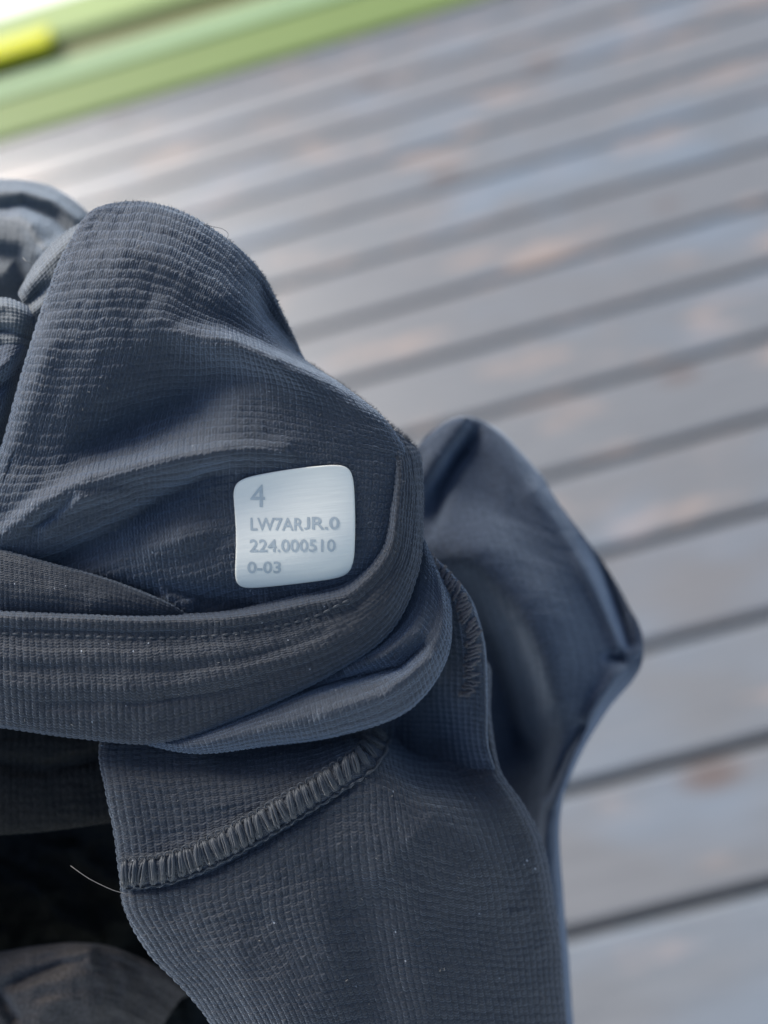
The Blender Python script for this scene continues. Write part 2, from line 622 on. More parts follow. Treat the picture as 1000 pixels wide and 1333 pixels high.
# --- waistband: stitched hem edge rolling into the wide band
def band(offs):
    pass
P2 = [
 [(-30,790,-34),(90,795,-34),(200,800,-34),(300,795,-34),(388,774,-32),(450,756,-30),(490,712,-26),(503,655,-22),(504,606,-20),(488,560,-30)],
 [(-30,801,3),(90,804,3),(200,807,3),(300,803,2),(392,786,2),(456,770,3),(503,720,4),(515,660,5),(517,606,2),(500,556,-10)],
 [(-30,812,5),(90,815,5),(200,818,4),(300,813,4),(394,795,4),(461,779,4),(509,726,4),(521,662,5),(522,605,2),(507,558,-10)],
 [(-30,824,1),(90,827,1),(200,830,0),(300,825,0),(397,806,0),(466,786,0),(515,731,0),(526,664,0),(527,604,-2),(512,560,-14)],
 [(-30,868,8),(95,871,8),(205,872,7),(310,861,6),(410,836,3),(484,796,2),(526,737,-6),(538,666,-12),(537,602,-14),(520,565,-24)],
 [(-30,915,4),(98,922,4),(210,925,1),(320,902,-3),(419,868,-6),(499,818,-12),(538,746,-22),(547,668,-28),(544,600,-30),(526,570,-38)],
 [(-30,943,-10),(100,960,-10),(210,966,-12),(322,930,-16),(424,882,-22),(506,825,-30),(543,748,-40),(550,668,-46),(548,598,-48),(532,574,-56)],
 [(-30,935,-50),(100,950,-50),(210,955,-52),(318,918,-56),(420,870,-62),(498,815,-70),(534,745,-80),(541,665,-85),(540,598,-85),(524,580,-85)],
]
P2s = [
 [(-30,850,3,10,12),(120,852,4,8,12),(260,850,3,8,10),(350,838,2,8,8)],
 [(-30,885,3,8,10),(120,893,5,9,12),(230,892,6,10,12),(330,872,5,9,10),(420,842,3,9,9),(480,805,0,6,6)],
 [(-30,868,-5,8,8),(120,871,-6,9,9),(240,871,-5,8,8),(330,855,-4,7,7),(420,825,-3,6,6)],
 [(60,918,-4,8,8),(180,915,-6,10,9),(290,900,-4,9,8),(370,872,0,6,6)],
]
p2, k2 = sheet('waistband', go_left(P2, 210, 90), M_BAND, GAR, cell=(8.6, 8.4), step=1.2, amp=1.6, arch=0.12, strokes=P2s, lump=2.5, seed=23, row_waves=1.2, loop=0.15, warp=0.5, gain=0.6)

# --- rolled fold under the waistband
P3 = [
 [(150,925,-60),(235,935,-55),(325,895,-58),(408,855,-60),(468,812,-62),(508,772,-66),(528,720,-74),(532,680,-80)],
 [(150,940,-45),(238,953,-36),(333,915,-36),(418,873,-38),(484,842,-40),(530,795,-42),(547,735,-50),(548,695,-60)],
 [(150,950,-40),(243,963,-16),(339,933,-12),(428,902,-8),(505,872,-10),(556,818,-24),(566,760,-42),(558,715,-62)],
 [(150,955,-40),(247,972,-10),(344,951,1),(434,932,5),(519,896,0),(570,842,-14),(578,785,-34),(566,730,-66)],
 [(150,958,-50),(250,980,-28),(350,970,-25),(442,957,-25),(529,926,-26),(577,868,-38),(588,800,-55),(576,740,-80)],
 [(150,950,-75),(250,972,-75),(350,962,-75),(440,945,-78),(522,912,-82),(564,862,-88),(574,800,-94),(565,745,-105)],
]
P3s = [
 [(370,908,-4,6,6),(420,893,-14,7,7),(470,880,-20,7,8),(520,868,-18,7,8),(552,842,-6,7,7)],
 [(420,930,3,8,10),(500,905,8,10,12),(560,860,6,10,12)],
 [(455,868,8,8,8),(500,850,12,10,10),(540,820,10,12,12),(556,780,4,10,12)],
]
p3, k3 = sheet('rolled_fold', P3, M_FAB, GAR, cell=(7.0, 8.0), step=1.15, amp=1.6, arch=0.2, strokes=P3s, lump=2.0, seed=31, loop=0.6, gain=1.3, warp=0.4)

# --- side fold with the rough seam
P4 = [
 [(480,690,-110),(520,700,-90),(548,712,-72),(576,735,-75),(586,752,-105)],
 [(480,740,-130),(525,745,-100),(570,745,-66),(605,768,-62),(616,792,-100)],
 [(480,790,-140),(528,795,-110),(578,790,-72),(620,808,-62),(628,830,-105)],
 [(480,840,-150),(530,845,-120),(585,845,-80),(629,853,-68),(630,870,-110)],
 [(480,900,-170),(530,905,-135),(585,905,-95),(631,912,-72),(628,925,-115)],
 [(480,960,-185),(530,965,-150),(590,968,-112),(633,972,-80),(632,985,-125)],
 [(480,1020,-170),(535,1030,-145),(600,1030,-115),(652,1026,-90),(652,1040,-135)],
 [(480,1080,-150),(540,1090,-130),(620,1090,-110),(680,1085,-100),(684,1100,-145)],
]
P4s = [
 [(585,760,4,10,10),(603,800,7,9,9),(612,850,6,9,9),(605,910,4,8,8)],
 [(560,900,-10,20,25),(580,960,-18,30,30),(600,1000,-10,30,30)],
]
p4, k4 = sheet('side_fold', P4, M_FAB, GAR, cell=(9, 7), step=1.6, amp=1.6, arch=0.3, strokes=P4s, lump=3.0, seed=37)

# --- lower panel
P5 = [
 [(150,950,-90),(136,948,-62),(220,945,-62),(310,935,-66),(398,905,-75),(462,880,-100),(540,880,-150),(590,880,-135),(628,860,-110),(640,872,-150)],
 [(150,985,-80),(133,985,-38),(220,985,-42),(310,980,-46),(398,966,-52),(470,948,-80),(540,950,-150),(592,945,-130),(631,930,-100),(640,942,-150)],
 [(158,1030,-75),(141,1030,-24),(226,1030,-20),(315,1024,-22),(400,1004,-28),(474,978,-38),(534,1000,-85),(592,1005,-95),(645,1000,-92),(652,1010,-150)],
 [(168,1085,-75),(152,1085,-22),(236,1080,-14),(322,1062,-14),(405,1038,-18),(482,1018,-26),(545,1040,-50),(610,1048,-66),(675,1044,-88),(680,1055,-150)],
 [(176,1135,-75),(159,1136,-20),(240,1130,-10),(326,1104,-10),(406,1074,-14),(484,1064,-20),(560,1090,-38),(630,1100,-60),(700,1096,-100),(704,1106,-160)],
 [(184,1185,-75),(166,1186,-22),(246,1184,-7),(330,1160,-5),(412,1140,-6),(492,1135,-14),(572,1150,-34),(646,1160,-62),(712,1152,-110),(714,1160,-170)],
 [(212,1238,-75),(197,1241,-24),(268,1236,-6),(342,1220,-2),(422,1205,0),(502,1200,-12),(582,1210,-36),(656,1220,-66),(722,1212,-120),(722,1220,-180)],
 [(262,1290,-75),(247,1294,-26),(308,1290,-6),(372,1280,0),(442,1270,2),(516,1265,-10),(596,1270,-36),(666,1275,-72),(728,1272,-126),(726,1280,-190)],
 [(300,1345,-75),(285,1350,-26),(340,1350,-6),(400,1345,0),(466,1340,2),(532,1340,-10),(606,1340,-38),(676,1340,-78),(734,1340,-130),(730,1345,-190)],
 [(318,1415,-75),(303,1420,-30),(355,1420,-8),(410,1415,0),(470,1410,2),(535,1410,-10),(608,1410,-38),(676,1410,-78),(736,1410,-130),(730,1415,-190)],
]
P5s = [
 [(160,1137,7,15,15),(215,1130,7,15,15),(270,1110,8,15,15),(330,1078,8,15,15),(390,1042,8,14,14),(440,1010,7,14,14),(478,984,6,13,13),(492,955,5,12,12)],
 [(160,1160,-5,5,6),(220,1153,-5,5,6),(280,1133,-5,5,6),(340,1100,-5,5,6),(400,1062,-5,5,6),(450,1030,-4,5,6),(490,1000,0,5,5)],
 [(300,970,-10,25,25),(420,965,-20,22,26),(480,960,-24,18,24),(540,965,-35,30,30),(600,980,-30,28,28)],
 [(500,1005,8,24,60),(560,1065,24,38,80),(620,1115,20,46,80),(680,1160,4,40,50)],
 [(430,1110,0,30,30),(470,1180,-10,45,40),(490,1260,-12,45,45),(500,1350,-10,40,40)],
 [(240,1180,0,35,35),(300,1240,6,40,40),(380,1330,8,50,50)],
 [(640,1010,5,8,14),(668,1050,8,8,16),(690,1090,8,8,16),(704,1150,6,8,16),(716,1220,4,8,16)],
]
p5, k5 = sheet('lower_panel', go_down(P5), M_BAND, GAR, cell=(8.8, 10.8), step=1.2, amp=1.8, arch=0.22, strokes=P5s, lump=3.0, seed=41, loop=0.25, gain=1.3, warp=0.7, phase=0.09)

# --- far side of the garment, hanging lower and out of focus
P6 = [
 [(525,625,-345),(560,585,-360),(598,566,-370),(640,575,-375),(672,603,-380),(698,632,-400)],
 [(520,618,-300),(556,568,-318),(600,543,-325),(643,557,-330),(678,590,-340),(706,622,-360)],
 [(505,655,-290),(556,600,-310),(604,572,-315),(650,596,-300),(690,630,-300),(722,648,-345)],
 [(500,710,-260),(570,660,-280),(620,645,-290),(668,662,-285),(715,690,-290),(755,692,-350)],
 [(500,770,-260),(580,730,-240),(640,716,-235),(698,726,-262),(748,742,-290),(790,738,-355)],
 [(500,830,-290),(600,800,-300),(658,790,-250),(718,790,-245),(772,798,-300),(818,786,-355)],
 [(520,890,-330),(620,860,-345),(680,850,-275),(736,850,-250),(788,852,-300),(836,828,-350)],
 [(560,945,-350),(640,925,-360),(692,912,-310),(738,905,-262),(784,900,-280),(832,872,-340)],
 [(590,1010,-350),(655,992,-375),(694,980,-345),(728,965,-290),(760,950,-285),(790,925,-340)],
 [(620,1070,-340),(670,1052,-355),(698,1040,-325),(716,1030,-290),(735,1012,-295),(752,990,-340)],
 [(650,1150,-330),(682,1120,-335),(700,1105,-300),(710,1095,-270),(722,1080,-285),(729,1060,-330)],
 [(660,1220,-330),(690,1210,-320),(703,1200,-290),(714,1195,-250),(726,1185,-265),(733,1170,-320)],
 [(670,1290,-320),(700,1285,-300),(712,1280,-270),(722,1278,-235),(734,1272,-250),(741,1262,-310)],
 [(680,1400,-310),(708,1400,-290),(720,1400,-260),(730,1400,-225),(740,1400,-240),(750,1395,-300)],
]
P6s = [
 [(545,640,14,26,12),(572,595,26,26,12),(600,556,18,22,10)],
 [(622,566,-8,9,16),(598,600,-26,9,20),(574,640,-22,10,22),(560,690,-6,10,20)],
 [(560,700,0,30,30),(620,730,14,34,34),(680,790,20,36,34),(712,860,22,30,26),(722,910,12,24,20)],
 [(600,770,-20,30,30),(640,830,-30,30,26),(660,900,-34,28,24),(675,960,-30,24,20)],
 [(700,640,8,20,14),(750,720,14,18,10),(785,790,16,16,8),(805,840,10,14,8)],
 [(762,705,-8,8,10),(788,750,-38,10,12),(808,800,-44,10,12),(818,838,-20,8,8)],
 [(795,855,-14,7,9),(815,862,-10,7,9),(832,855,-6,6,6)],
 [(830,850,8,8,8),(800,880,12,9,10),(775,920,14,9,10),(745,985,12,8,9),(722,1045,10,8,8)],
 [(758,945,-10,6,7),(738,985,-10,6,7),(715,1035,-6,6,7)],
]
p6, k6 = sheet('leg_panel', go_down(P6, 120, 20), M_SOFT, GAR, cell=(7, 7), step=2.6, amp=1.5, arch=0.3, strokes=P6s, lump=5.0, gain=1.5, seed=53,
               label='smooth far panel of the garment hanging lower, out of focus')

# --- bunched cloth behind the upper left edge
P7 = [
 [(-40,262,-330),(20,256,-330),(60,262,-330),(92,278,-330),(120,300,-330)],
 [(-40,238,-280),(18,234,-280),(62,242,-285),(98,262,-290),(126,290,-300)],
 [(-40,262,-235),(15,262,-235),(55,272,-240),(90,290,-245),(120,315,-250)],
 [(-40,305,-205),(12,305,-205),(48,312,-205),(80,325,-210),(110,345,-215)],
 [(-40,350,-200),(10,350,-200),(40,355,-200),(70,362,-200),(100,378,-205)],
 [(-40,410,-220),(10,410,-220),(40,412,-220),(70,415,-220),(95,420,-225)],
]
P7s = [
 [(-20,250,8,8,8),(30,250,12,7,7),(70,262,12,7,7),(100,285,8,6,6)],
 [(-20,275,-14,9,9),(30,268,-16,8,8),(70,285,-18,9,9),(95,310,-14,8,8)],
 [(10,275,0,12,12),(40,295,20,12,12),(62,330,16,12,12)],
 [(-20,330,-20,16,16),(20,335,-18,14,14),(35,370,-16,14,14)],
 [(60,325,14,8,8),(78,318,16,8,8),(90,330,8,8,8)],
]
sheet('bunched_hem', go_left(P7, 150, 60, 30), M_WOV, GAR, cell=(6, 6), step=2.2, amp=1.2, strokes=P7s, lump=4, seed=61, gain=1.0)
P7b = [
 [(60,350,-150),(75,335,-150),(95,318,-150),(118,305,-150)],
 [(26,378,-100),(50,338,-100),(84,304,-98),(125,282,-95)],
 [(28,392,-72),(58,360,-70),(90,330,-68),(128,310,-75)],
 [(36,415,-66),(62,395,-62),(88,370,-66),(115,350,-90)],
 [(30,440,-70),(55,425,-68),(80,405,-80),(105,390,-110)],
 [(20,480,-90),(45,465,-90),(70,450,-100),(90,430,-130)],
]
sheet('gathered_fold', P7b, M_WOV, GAR, cell=(5.0, 5.0), step=1.0, amp=1.9, lump=3, seed=67,
      strokes=[[(35,375,6,6,8),(70,335,7,6,8),(105,300,4,6,8)], [(38,400,-12,9,9),(52,382,-14,9,9),(66,372,-6,8,8)],
               [(30,408,8,6,8),(55,395,8,6,8),(75,398,2,6,8)]])
P7c = [
 [(-40,425,-120),(0,408,-120),(30,412,-125),(60,425,-140)],
 [(-40,402,-70),(-2,388,-70),(30,396,-75),(62,412,-100)],
 [(-40,420,-48),(0,412,-46),(30,415,-50),(55,425,-80)],
 [(-40,445,-44),(0,442,-42),(26,442,-46),(48,448,-80)],
 [(-40,470,-52),(0,468,-50),(22,466,-56),(42,470,-90)],
 [(-40,520,-70),(0,515,-70),(20,510,-80),(34,512,-110)],
]
sheet('gathered_fold', go_left(P7c, 160, 80, 10), M_WOV, GAR, cell=(5.0, 5.0), step=1.0, amp=1.9, lump=3, seed=71,
      strokes=[[(-30,402,4,6,8),(8,398,7,6,8),(40,410,5,6,8)], [(-30,428,-8,6,6),(10,432,-10,6,6),(35,440,-6,6,6)]])
P7d = [
 [(-60,480,-95),(-10,460,-90),(22,450,-95),(50,435,-120)],
 [(-60,470,-52),(-12,455,-46),(20,445,-50),(52,430,-85)],
 [(-60,520,-34),(-18,500,-30),(10,480,-36),(40,462,-80)],
 [(-70,580,-34),(-28,560,-30),(0,535,-38),(24,510,-80)],
 [(-80,650,-50),(-40,630,-48),(-14,600,-60),(8,570,-100)],
]
sheet('folded_edge', go_left(P7d, 140, 70), M_FAB, GAR, cell=(6.5, 7), step=1.5, amp=1.7, lump=3, seed=73,
      strokes=[[(-40,500,8,8,10),(0,478,8,8,10),(30,455,6,8,10)], [(-40,540,-12,10,10),(0,505,-14,10,10),(20,485,-8,8,8)]])
# big overlapping flap at the left, behind the waistband
P7e = [
 [(-60,700,-60),(0,722,-50),(60,738,-50),(140,758,-50),(215,785,-50),(250,812,-58)],
 [(-60,702,-26),(0,716,-18),(62,733,-18),(142,755,-20),(214,783,-26),(252,806,-40)],
 [(-60,735,-10),(0,745,-6),(62,757,-8),(140,774,-12),(212,794,-22),(250,810,-40)],
 [(-60,770,-8),(0,776,-6),(62,783,-8),(140,792,-14),(212,802,-26),(250,815,-44)],
 [(-60,815,-30),(0,818,-30),(62,822,-30),(140,826,-34),(212,826,-44),(250,830,-60)],
]
sheet('facing_flap', go_left(P7e, 180, 90), M_BAND, GAR, cell=(6.6, 8.0), step=1.4, amp=1.2, arch=0.2, lump=2.5, seed=79)

# deeper layer of the same cloth behind the gathered folds
P7f = [
 [(-240,440,-190),(-120,430,-160),(0,440,-150),(90,420,-160),(170,400,-190)],
 [(-250,520,-150),(-120,520,-130),(0,520,-125),(90,520,-130),(170,520,-160)],
 [(-250,620,-140),(-120,620,-120),(0,620,-115),(90,620,-120),(170,620,-150)],
 [(-250,720,-140),(-120,720,-120),(0,720,-110),(90,720,-110),(170,720,-130)],
 [(-240,820,-160),(-120,820,-140),(0,830,-130),(90,840,-130),(170,850,-140)],
]
sheet('back_layer', P7f, M_BAND, GAR, cell=(8, 9), step=2.2, amp=1.2, lump=8, seed=101)

# --- inside of the garment, lower left
P8a = [
 [(-120,900,-140),(-30,900,-140),(60,905,-140),(150,910,-140),(240,915,-150)],
 [(-120,950,-125),(-30,950,-120),(60,952,-118),(150,955,-120),(240,960,-130)],
 [(-120,1010,-112),(-30,1008,-108),(60,1008,-106),(150,1005,-110),(240,1005,-125)],
 [(-120,1070,-110),(-30,1072,-104),(60,1068,-102),(150,1058,-106),(240,1050,-125)],
 [(-120,1090,-122),(-30,1088,-118),(60,1082,-116),(150,1070,-120),(240,1060,-140)],
 [(-120,1080,-160),(-30,1078,-160),(60,1072,-160),(150,1062,-160),(240,1052,-170)],
]
sheet('inner_band', go_left(P8a, 120, 20), M_INSHADE, GAR, cell=(9, 12), step=1.9, amp=1.4, arch=0.5, lump=5, seed=83, warp=0.8,
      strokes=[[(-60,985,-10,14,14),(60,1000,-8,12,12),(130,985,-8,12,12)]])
P8b = [
 [(-250,870,-90),(-200,870,-140),(-60,880,-240),(140,880,-300),(330,880,-310),(480,900,-270)],
 [(-262,1000,-70),(-215,1000,-160),(-60,1000,-330),(140,1000,-380),(330,1000,-370),(520,1000,-280)],
 [(-262,1150,-70),(-215,1150,-170),(-60,1150,-350),(140,1150,-400),(330,1150,-380),(560,1150,-290)],
 [(-255,1300,-80),(-205,1300,-160),(-60,1300,-350),(140,1300,-400),(330,1300,-380),(600,1300,-300)],
 [(-240,1430,-90),(-190,1440,-170),(-60,1450,-330),(140,1450,-370),(330,1450,-350),(620,1450,-300)],
 [(-230,1530,-90),(-170,1560,-140),(-60,1570,-260),(140,1570,-270),(330,1550,-260),(600,1530,-240)],
]
sheet('inner_shade_cloth', P8b, M_INSHADE_DEEP, GAR, cell=(9, 12), step=4, amp=0, lump=22, fine=5, seed=89,  # dark sheet in place of the shade inside the garment
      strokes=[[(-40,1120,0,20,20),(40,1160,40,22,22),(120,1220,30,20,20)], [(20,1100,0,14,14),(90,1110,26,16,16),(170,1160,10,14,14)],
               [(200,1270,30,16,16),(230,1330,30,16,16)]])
P8c = [
 [(-100,1270,-260),(-20,1262,-260),(50,1250,-260),(105,1250,-262),(160,1262,-270),(240,1300,-290)],
 [(-100,1250,-215),(-20,1243,-212),(50,1232,-212),(108,1228,-214),(165,1240,-228),(250,1285,-262)],
 [(-100,1285,-190),(-20,1275,-186),(50,1262,-184),(108,1252,-188),(160,1265,-212),(232,1305,-252)],
 [(-100,1330,-185),(-20,1320,-180),(50,1310,-176),(110,1300,-182),(155,1305,-212),(212,1335,-252)],
 [(-100,1380,-190),(-20,1375,-185),(50,1370,-182),(108,1365,-190),(148,1365,-220),(190,1380,-255)],
 [(-100,1460,-220),(-20,1460,-215),(50,1460,-215),(105,1460,-220),(142,1460,-240),(180,1460,-265)],
]
sheet('inner_lump', go_left(P8c, 130, 60), fabric('inner_faded', (0.075, 0.067, 0.062), sheen=0.2, bump=0.3, speck=False), GAR,
      cell=(7, 7), step=2.2, amp=1.2, lump=11, fine=3.0, seed=97,
      strokes=[[(-10,1290,-8,10,10),(30,1275,-16,8,8),(80,1256,-12,6,6),(105,1250,-4,6,6)], [(0,1300,-22,9,9),(18,1325,-18,9,9)],
               [(90,1245,6,8,8),(115,1240,10,9,9),(120,1258,6,8,8)]])


# ------------------------------------------------------------------ tubes along points
def tube_arrays(pts, rad, sides=6):
    pts = np.asarray(pts, float)
    rad = np.broadcast_to(np.asarray(rad, float), (len(pts),))
    T = np.gradient(pts, axis=0)
    T /= np.linalg.norm(T, axis=1, keepdims=True) + 1e-12
    ref = np.array([0.31, 0.47, 0.83])
    A = np.cross(T, ref)
    A /= np.linalg.norm(A, axis=1, keepdims=True) + 1e-12
    B = np.cross(T, A)
    an = np.linspace(0, 2 * np.pi, sides, endpoint=False)
    V = pts[:, None] + rad[:, None, None] * (np.cos(an)[None, :, None] * A[:, None] + np.sin(an)[None, :, None] * B[:, None])
    n = len(pts)
    i = np.arange(n - 1)[:, None] * sides
    j = np.arange(sides)[None]
    F = np.stack([i + j, i + (j + 1) % sides, i + sides + (j + 1) % sides, i + sides + j], -1).reshape(-1, 4)
    return V.reshape(-1, 3), F


def tubes_obj(name, tubes, mat, parent=None, sides=6):
    Vs, Fs, o = [], [], 0
    for p, r in tubes:
        v, f = tube_arrays(p, r, sides)
        Vs.append(v)
        Fs.append(f + o)
        o += len(v)
    return link_mesh(name, np.concatenate(Vs), np.concatenate(Fs), mat, parent)


def along(pts, step):
    pts = np.array(pts, float)
    t = np.linspace(0, len(pts) - 1, 400)
    C = catmull(len(pts), t) @ pts
    s = np.concatenate([[0], np.cumsum(np.sqrt((np.diff(C, axis=0)**2).sum(1)))])
    n = int(s[-1] / step)
    ss = np.linspace(0, s[-1], n + 1)
    P = np.stack([np.interp(ss, s, C[:, k]) for k in range(C.shape[1])], 1)
    Tn = np.gradient(P[:, :2], axis=0)
    Tn /= np.linalg.norm(Tn, axis=1, keepdims=True)
    return P, Tn


# overlocked seam on the lower panel: each wrap of thread is a piece
SEAM = [(162,1138),(215,1131),(270,1110),(330,1078),(390,1042),(440,1010),(476,984),(490,955)]
P, Tn = along(SEAM, 2.6)
low, up = [], []
for i, (p, tn) in enumerate(zip(P, Tn)):
    nrm = np.array([-tn[1], tn[0]])
    if nrm[1] < 0:
        nrm = -nrm
    q = p + nrm * (19.5 + 1.2 * math.sin(i * 0.9))
    low.append((q[0], q[1], depth_at(k5, q[0], q[1]) + 2.0 + 1.5 * math.sin(i * 1.25)))
low = np.array(low)
seam = tubes_obj('overlock_seam', [(world_pts(low[:, 0], low[:, 1], low[:, 2]), (1.5 + 0.7 * np.sin(np.arange(len(low)) * 1.25)) * PX)],
                 M_THREAD, GAR, 6)
P, Tn = along(SEAM, 12.2)
for i, (p, tn) in enumerate(zip(P, Tn)):
    nrm = np.array([-tn[1], tn[0]])
    if nrm[1] < 0:
        nrm = -nrm
    L = 17 - 3.0 * i / len(P)
    slant = 3.0 + random.uniform(-3, 3)
    tubes = []
    d0 = depth_at(k5, p[0], p[1])
    for s in (-3.5, -1.2, 1.2, 3.5):
        pts = []
        rr = []
        jl = random.uniform(-1.8, 1.8)
        bow_ = random.uniform(-1.6, 1.6)
        hi = random.uniform(-1.2, 1.2)
        for a in np.linspace(-1, 1, 11):
            off = nrm * a * (L + jl) + tn * (s * (1.1 - 0.35 * abs(a)**2) - slant * a + bow_ * (1 - a * a) + random.uniform(-.3, .3))
            x, y = p + off
            lift = (4.4 + hi) * math.sqrt(max(0, 1 - a**4)) * (1 - 0.06 * s * s) + random.uniform(-.2, .2)
            pts.append((x, y, d0 - 5.0 * a * a + lift - 1.0 + 0.5 * random.random()))
            rr.append((1.95 if abs(a) < .95 else 1.1) * PX)
        pts = np.array(pts)
        tubes.append((world_pts(pts[:, 0], pts[:, 1], pts[:, 2]), np.array(rr)))
    # small locking loop on the upper side
    a = np.linspace(0, math.pi, 8)
    lp = p - nrm * (L - 1)
    xs = lp[0] + tn[0] * 4.6 * np.cos(a) - nrm[0] * 5.0 * np.sin(a)
    ys = lp[1] + tn[1] * 4.6 * np.cos(a) - nrm[1] * 5.0 * np.sin(a)
    tubes.append((world_pts(xs, ys, np.full(8, depth_at(k5, lp[0], lp[1]) + 2.0)), 1.15 * PX))
    tubes_obj('thread_loop', tubes, M_THREAD, seam, 6)

# hem topstitching on the waistband
HEM = [(-20,823),(90,826.5),(200,829.5),(300,824.5),(396,806),(450,782)]
P, Tn = along(HEM, 13.5)
for p, tn in zip(P, Tn):
    xs = p[0] + tn[0] * np.linspace(-5, 5, 6)
    ys = p[1] + tn[1] * np.linspace(-5, 5, 6) + 0.8
    d = depth_at(k2, p[0], p[1], 2)
    zz = d + np.array([-2.5, 0.6, 1.4, 1.4, 0.6, -2.5])
    tubes_obj('stitch', [(world_pts(xs, ys, zz), 1.3 * PX)], M_THREAD, p2, 6)

# rough seam on the side fold (blurred loops)
SIDE = [(556,728),(580,752),(602,785),(614,830),(614,880),(606,905)]
P, Tn = along(SIDE, 5.0)
tb = []
for p, tn in zip(P, Tn):
    nrm = np.array([-tn[1], tn[0]])
    pts = []
    ln_, of_, sl_ = random.uniform(5, 10), random.uniform(-4, 4), random.uniform(0, 5)
    for a in np.linspace(-1, 1, 9):
        x, y = p + nrm * (a * ln_ + of_) + tn * (sl_ * a + random.uniform(-1.4, 1.4))
        pts.append((x, y, depth_at(k4, x, y, 4) + 3.2 * (1 - a * a) - 1.6))
    pts = np.array(pts)
    tb.append((world_pts(pts[:, 0], pts[:, 1], pts[:, 2]), random.uniform(2.0, 3.0) * PX))
tubes_obj('side_seam', tb, M_THREAD_B, GAR, 6)

# loose threads
def thread(name, pts, r, mat):
    pts = np.array(pts, float)
    t = np.linspace(0, len(pts) - 1, 40)
    C = catmull(len(pts), t) @ pts
    return tubes_obj(name, [(world_pts(C[:, 0], C[:, 1], C[:, 2]), r * PX)], mat, GAR, 5)
thread('loose_thread', [(162,1163,-15),(145,1158,-14),(118,1145,-16),(100,1133,-20),(92,1127,-24)], 0.42, M_HAIR)
thread('loose_thread', [(250,290,-42),(262,291,-36),(278,295,-34),(290,298,-36),(297,304,-38),(296,310,-40)], 0.38, M_HAIR)
thread('loose_thread', [(30,335,-60),(34,340,-52),(42,342,-55)], 0.5, M_HAIR)

# short fuzz standing off the folded edges
fz = []
def fuzz(pts, n, L, spread=3.0, up=1.0, dd=0.0):
    C, Tn = along(pts, 1.0)
    for _ in range(n):
        i = random.randrange(len(C))
        p, tn = C[i], Tn[i]
        nrm = np.array([tn[1], -tn[0]]) * up
        l = L * random.uniform(0.4, 1.2)
        s = random.uniform(-.6, .6)
        b0 = p[:2] - nrm * random.uniform(0, spread)
        x = [b0[0] + (nrm[0] * a + tn[0] * s * a * a) * l for a in (0, .5, 1)]
        y = [b0[1] + (nrm[1] * a + tn[1] * s * a * a) * l for a in (0, .5, 1)]
        d = p[2] + dd + random.uniform(-6, 6)
        fz.append((world_pts(x, y, [d, d + random.uniform(-1, 2), d + random.uniform(-2, 3)]), np.array([.45, .35, .15]) * PX))
fuzz([(120,276,-42),(168,264,-40),(228,274,-40),(290,309,-45),(338,353,-55),(368,409,-68),(388,458,-85)], 520, 5)
fuzz([(400,474,-60),(440,500,-40),(478,528,-30),(510,556,-30),(536,578,-45),(548,600,-48)], 600, 6.5)
fuzz([(548,600,-48),(550,668,-46),(543,748,-40)], 160, 5)
fuzz([(500,545,-2),(518,585,-2),(524,640,0),(512,700,0),(470,760,0)], 260, 4)
fuzz([(8,580,-26),(30,500,-22),(48,435,-20),(66,378,-18),(88,326,-22),(120,276,-40)], 300, 4)
f = tubes_obj('fuzz', fz, M_FUZZ, GAR, 3)
f['kind'] = 'stuff'
# lint specks lying on the cloth
ln = []
for key, n in ((k1, 40), (k2, 45), (k5, 70), (k3, 15)):
    px, py, D, N = SHEETS[key]
    for _ in range(n):
        i = random.randrange(len(px))
        a = random.uniform(0, 6.28)
        l = random.uniform(1.0, 3.5)
        x = px[i] + np.array([-.5, 0, .5]) * l * math.cos(a)
        y = py[i] + np.array([-.5, 0, .5]) * l * math.sin(a)
        ln.append((world_pts(x, y, np.full(3, D[i] + 2.6)), random.uniform(.3, .6) * PX))
f = tubes_obj('lint', ln, M_HAIR, GAR, 4)
f['kind'] = 'stuff'

# ------------------------------------------------------------------ the size label
def label_xy(a, b):
    """a, b in [-1, 1]; b = -1 is the top edge"""
    a = np.asarray(a, float)
    b = np.asarray(b, float)
    TL, TR, BR, BL = (301, 625), (459, 603), (460, 750), (304, 768)
    u, v = (a + 1) / 2, (b + 1) / 2
    x = (TL[0] * (1 - u) + TR[0] * u) * (1 - v) + (BL[0] * (1 - u) + BR[0] * u) * v
    y = (TL[1] * (1 - u) + TR[1] * u) * (1 - v) + (BL[1] * (1 - u) + BR[1] * u) * v
    x = x + 5 * (1 - u) * np.sin(np.pi * v)**1.0 * 0.9
    x = x + 3.0 * u * np.sin(np.pi * v)
    y = y - 3.5 * np.sin(np.pi * u) * (1 - v) + 1.5 * np.sin(np.pi * u) * v
    return x, y


lp = SHEETS[k1]
mk = (lp[0] > 270) & (lp[0] < 490) & (lp[1] > 580) & (lp[1] < 790)
lx, ly, ld = lp[0][mk], lp[1][mk], lp[2][mk]
A = np.stack([np.ones_like(lx), lx - 380, ly - 685, (lx - 380)**2, (ly - 685)**2, (lx - 380) * (ly - 685),
              (lx - 380)**3, (ly - 685)**3, (lx - 380)**2 * (ly - 685), (lx - 380) * (ly - 685)**2,
              (lx - 380)**4, (ly - 685)**4], 1)
sc = np.abs(A).max(0)
coef = np.linalg.lstsq(A / sc, ld, rcond=None)[0] / sc


def label_depth(x, y):
    X, Y = np.asarray(x) - 380, np.asarray(y) - 685
    return (coef[0] + coef[1] * X + coef[2] * Y + coef[3] * X**2 + coef[4] * Y**2 + coef[5] * X * Y + coef[6] * X**3 +
            coef[7] * Y**3 + coef[8] * X**2 * Y + coef[9] * X * Y**2 + coef[10] * X**4 + coef[11] * Y**4) + 4.9


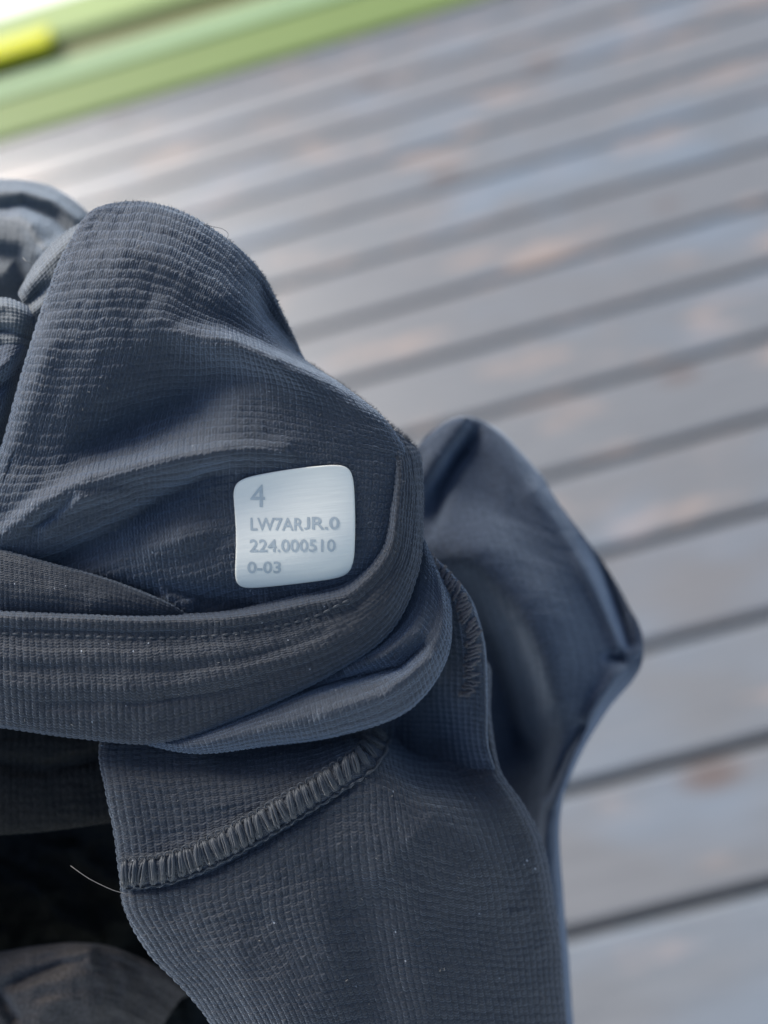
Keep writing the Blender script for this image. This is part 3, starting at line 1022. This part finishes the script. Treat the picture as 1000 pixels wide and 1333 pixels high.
n = 90
gl = np.sort(np.concatenate([np.linspace(-1, 1, n - 2), [-0.994, 0.994]]))
aa, bb = np.meshgrid(gl, gl)
r = np.maximum(np.abs(aa), np.abs(bb)) + 1e-9
da, db = aa / r, bb / r
Rs = 1 / (np.abs(da)**8 + np.abs(db)**8)**(1 / 8)
k = 1 + (Rs - 1) * r**3
a2, b2 = aa * k, bb * k
x, y = label_xy(a2, b2)
edge = np.clip((1 - r) * 30, 0, 1)
d = label_depth(x, y) - 0.5 * (1 - edge)**2
d = np.where(r > 0.999, d - 2.5, d)
X = world_pts(x, y, d).reshape(-1, 3)
idx = np.arange(n * n).reshape(n, n)
F = np.stack([idx[:-1, :-1], idx[1:, :-1], idx[1:, 1:], idx[:-1, 1:]], -1).reshape(-1, 4)
lab = link_mesh('size_label', X, F, M_LABEL, GAR, np.stack([(aa + 1) / 2, (bb + 1) / 2], -1).reshape(-1, 2))
lab['label'] = 'white rounded square size label printed with a grey 4 and a code'


def text_print(name, body, x0, ybase, height, width, bold, tilt=0.0):
    cu = bpy.data.curves.new(name, 'FONT')
    cu.body = body
    cu.size = 1.0
    cu.offset = bold
    cu.resolution_u = 3
    to = bpy.data.objects.new(name, cu)
    COL.objects.link(to)
    bpy.context.view_layer.update()
    me = bpy.data.meshes.new_from_object(to.evaluated_get(bpy.context.evaluated_depsgraph_get()))
    bpy.data.objects.remove(to)
    bm = bmesh.new()
    bm.from_mesh(me)
    bmesh.ops.triangulate(bm, faces=bm.faces[:])
    for _ in range(1):
        bmesh.ops.subdivide_edges(bm, edges=[e for e in bm.edges if e.calc_length() > 0.12], cuts=2)
    bmesh.ops.triangulate(bm, faces=bm.faces[:])
    co = np.array([v.co[:] for v in bm.verts])
    w0, w1 = co[:, 0].min(), co[:, 0].max()
    h1 = co[:, 1].max()
    if body == 'J':                      # the printed J does not drop below the line
        co[:, 1] = (co[:, 1] - co[:, 1].min()) / (h1 - co[:, 1].min()) * h1
    px = x0 + (co[:, 0] - w0) / (w1 - w0) * width
    py = ybase - co[:, 1] / h1 * height + tilt * (px - x0)
    W = world_pts(px, py, label_depth(px, py) + 0.45)
    for v, c in zip(bm.verts, W):
        v.co = c
    bm.to_mesh(me)
    bm.free()
    me.materials.clear()
    me.materials.append(M_PRINT)
    o = bpy.data.objects.new(name, me)
    COL.objects.link(o)
    o.parent = lab
    o.matrix_parent_inverse = Matrix()
    return o


# the label's own matrix is identity in world space, so its children need no offset
for args in (('printed_text', '4', 326, 660, 29, 19, 0.0), ('printed_text', 'LW7AR', 326, 690, 16, 69, 0.016), ('printed_text', 'J', 395.8, 689, 16, 7.5, 0.016), ('printed_text', 'R.0', 406, 688.6, 16, 36, 0.016),
             ('printed_text', '224.000510', 325, 718, 16, 112, 0.016), ('printed_text', '0-03', 322, 746, 15, 44, 0.020)):
    text_print(*args)
